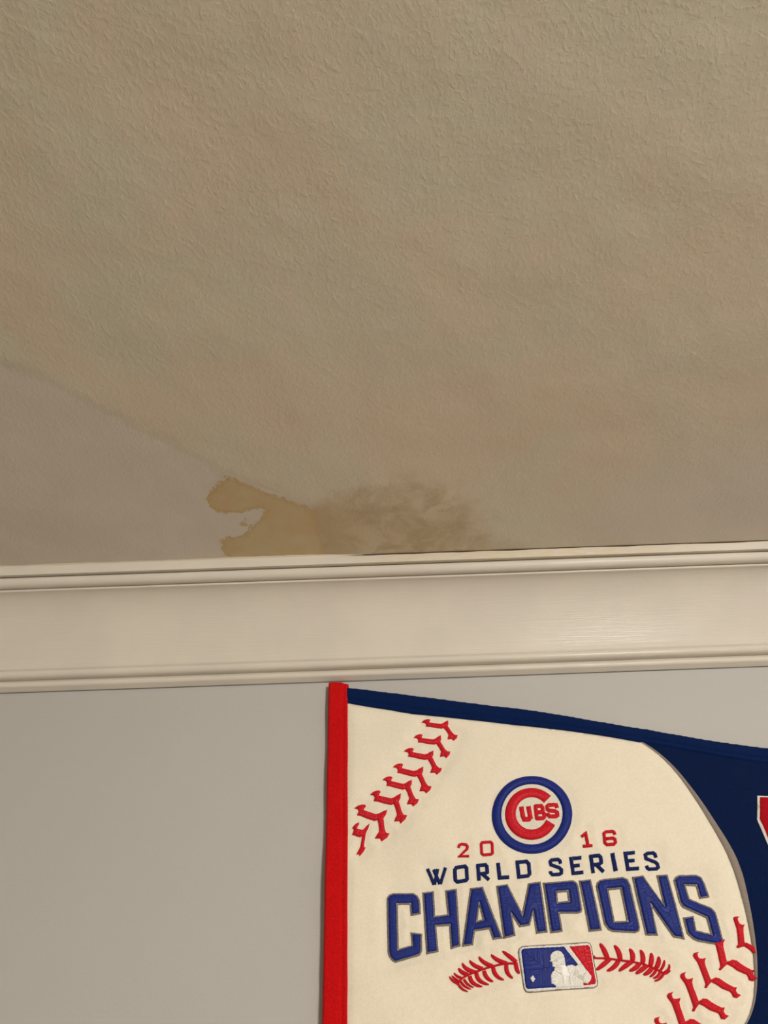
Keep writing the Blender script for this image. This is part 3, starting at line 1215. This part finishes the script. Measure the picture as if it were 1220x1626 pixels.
proto_ul = np.array(crop([(424, 500), (436, 490), (452, 484), (468, 483), (473, 488), (467, 498), (468, 508), (500, 515),
                          (535, 523), (552, 518), (566, 508), (582, 500), (581, 520), (574, 537), (584, 558), (594, 582),
                          (603, 596), (612, 605), (626, 606), (620, 622), (600, 640), (590, 628), (566, 630), (572, 612),
                          (577, 602), (574, 590), (564, 566), (552, 545), (538, 550), (500, 542), (466, 532), (447, 530),
                          (450, 514), (441, 502)], 500, 1070, 3.389))
pu = [np.array(crop([q], 500, 1070, 3.389)[0]) for q in ((441, 500), (560, 530), (608, 621))]


def vstitch(a, j, b, fat=0.0, label=None):
    a, j, b = map(np.array, (a, j, b))
    ref, (qa, qj, qb) = (proto_ul, pu) if fat else (proto, (pa, pj, pb))
    S = np.stack([qa - qj, qb - qj], 1)
    D_ = np.stack([a - j, b - j], 1)
    Mx = D_ @ np.linalg.inv(S)
    P = (ref - qj) @ Mx.T + j
    if fat:
        P = offset(P, -fat, 1.4)
    else:
        P = offset(P, -0.4, 1.4)
    P = clip_low(P)
    return sheet('seam_stitch', P, T_RED, root, base=0.0, h=1.05, rim=3.4, step=1.5, cell=1.5, jit=0.15)


UL = [((592, 260), (700, 277), (753, 341)), ((550, 343), (660, 360), (713, 433)), ((499, 416), (616, 442), (665, 521)),
      ((441, 500), (560, 530), (608, 621)), ((384, 573), (498, 602), (540, 694)), ((318, 652), (436, 683), (474, 782)),
      ((234, 724), (354, 767), (375, 874))]
for t3 in UL:
    vstitch(*p1(t3), fat=0.85)
# the last one runs under the red band, only a stub of its left arm shows
vstitch(*p1([(212, 826), (268, 846), (254, 952)]), fat=0.8)
BR = [((668, 300), (765, 590), (1055, 728)), ((480, 490), (605, 775), (885, 905)), ((348, 702), (478, 1005), (760, 1122)),
      ((215, 905), (345, 1208), (635, 1330)), ((85, 1152), (215, 1440), (490, 1560))]
for t3 in BR:
    vstitch(*bs(t3))
# first one on the right is cut off by the piping
sheet('seam_stitch', bs([(862, 125), (870, 104), (895, 100), (930, 102), (908, 118), (915, 150), (932, 175), (955, 185),
                         (984, 183), (968, 210), (968, 260), (978, 368), (1000, 368), (1035, 385), (1082, 415),
                         (1096, 500), (1060, 470), (1010, 430), (975, 408), (945, 412), (915, 425), (892, 415),
                         (900, 398), (912, 385), (905, 300), (895, 225), (878, 175)]), T_RED, root, base=0.0, h=1.05,
      rim=3.4, step=1.5, cell=1.5, jit=0.15)

# ------------------------------------------------------------------ first letter on the navy field: only its left corner is in view
wx = [WL(1203.5, 1263), WL(1203, 1300), WL(1220, 1343)]
ww = WL(1203.5, 1263)
H0 = ww[1]
s = 0.001
big = [(0, 0), (52, -4), (52, -16), (46, -17), (50, -52), (64, -18), (76, -20), (84, -52), (86, -26), (80, -26), (80, -36 + 22),
       (122, -18), (120, -30), (112, -30), (98, -84), (80, -84), (70, -52), (56, -84), (38, -84), (6, -22), (0, -13)]
big = [(0, 0), (46, -3), (46, -17), (38, -18), (49, -58), (62, -22), (76, -23), (82, -58), (93, -24), (86, -24),
       (86, -8), (122, -12), (122, -26), (113, -28), (96, -84), (76, -84), (68, -58), (58, -84), (38, -84), (7, -27), (0, -13)]
bw = [(ww[0] + x * s * SC, H0 + y * s * SC) for x, y in big[:-2]] + [WL(1222, 1345), WL(1203, 1301)]
bo = sheet('letter', offset(Px(bw), 3.3), M_CRIMSON, root, base=0.5, h=0.7, rim=3, step=3, cell=4)
bo['label'] = 'large crimson felt letter with white edge on the navy field'
sheet('letter_outline', Px(bw), M_WHITEFELT, bo, base=-0.6, h=1.0, rim=2.5, step=3, cell=4)

sheet('baseball_panel', Px(panel), M_CREAM, root, base=-0.6, h=0.55, rim=4, step=4, skirt=0.6, cell=4,
      extra=panel_puck)

# put the Empty at the foot of the pennant without moving its parts
org = Vector(((xl0 + xr0) / 2, -OFF, BOTZ))
root.location = org
for c in list(root.children):
    c.location = c.location - org
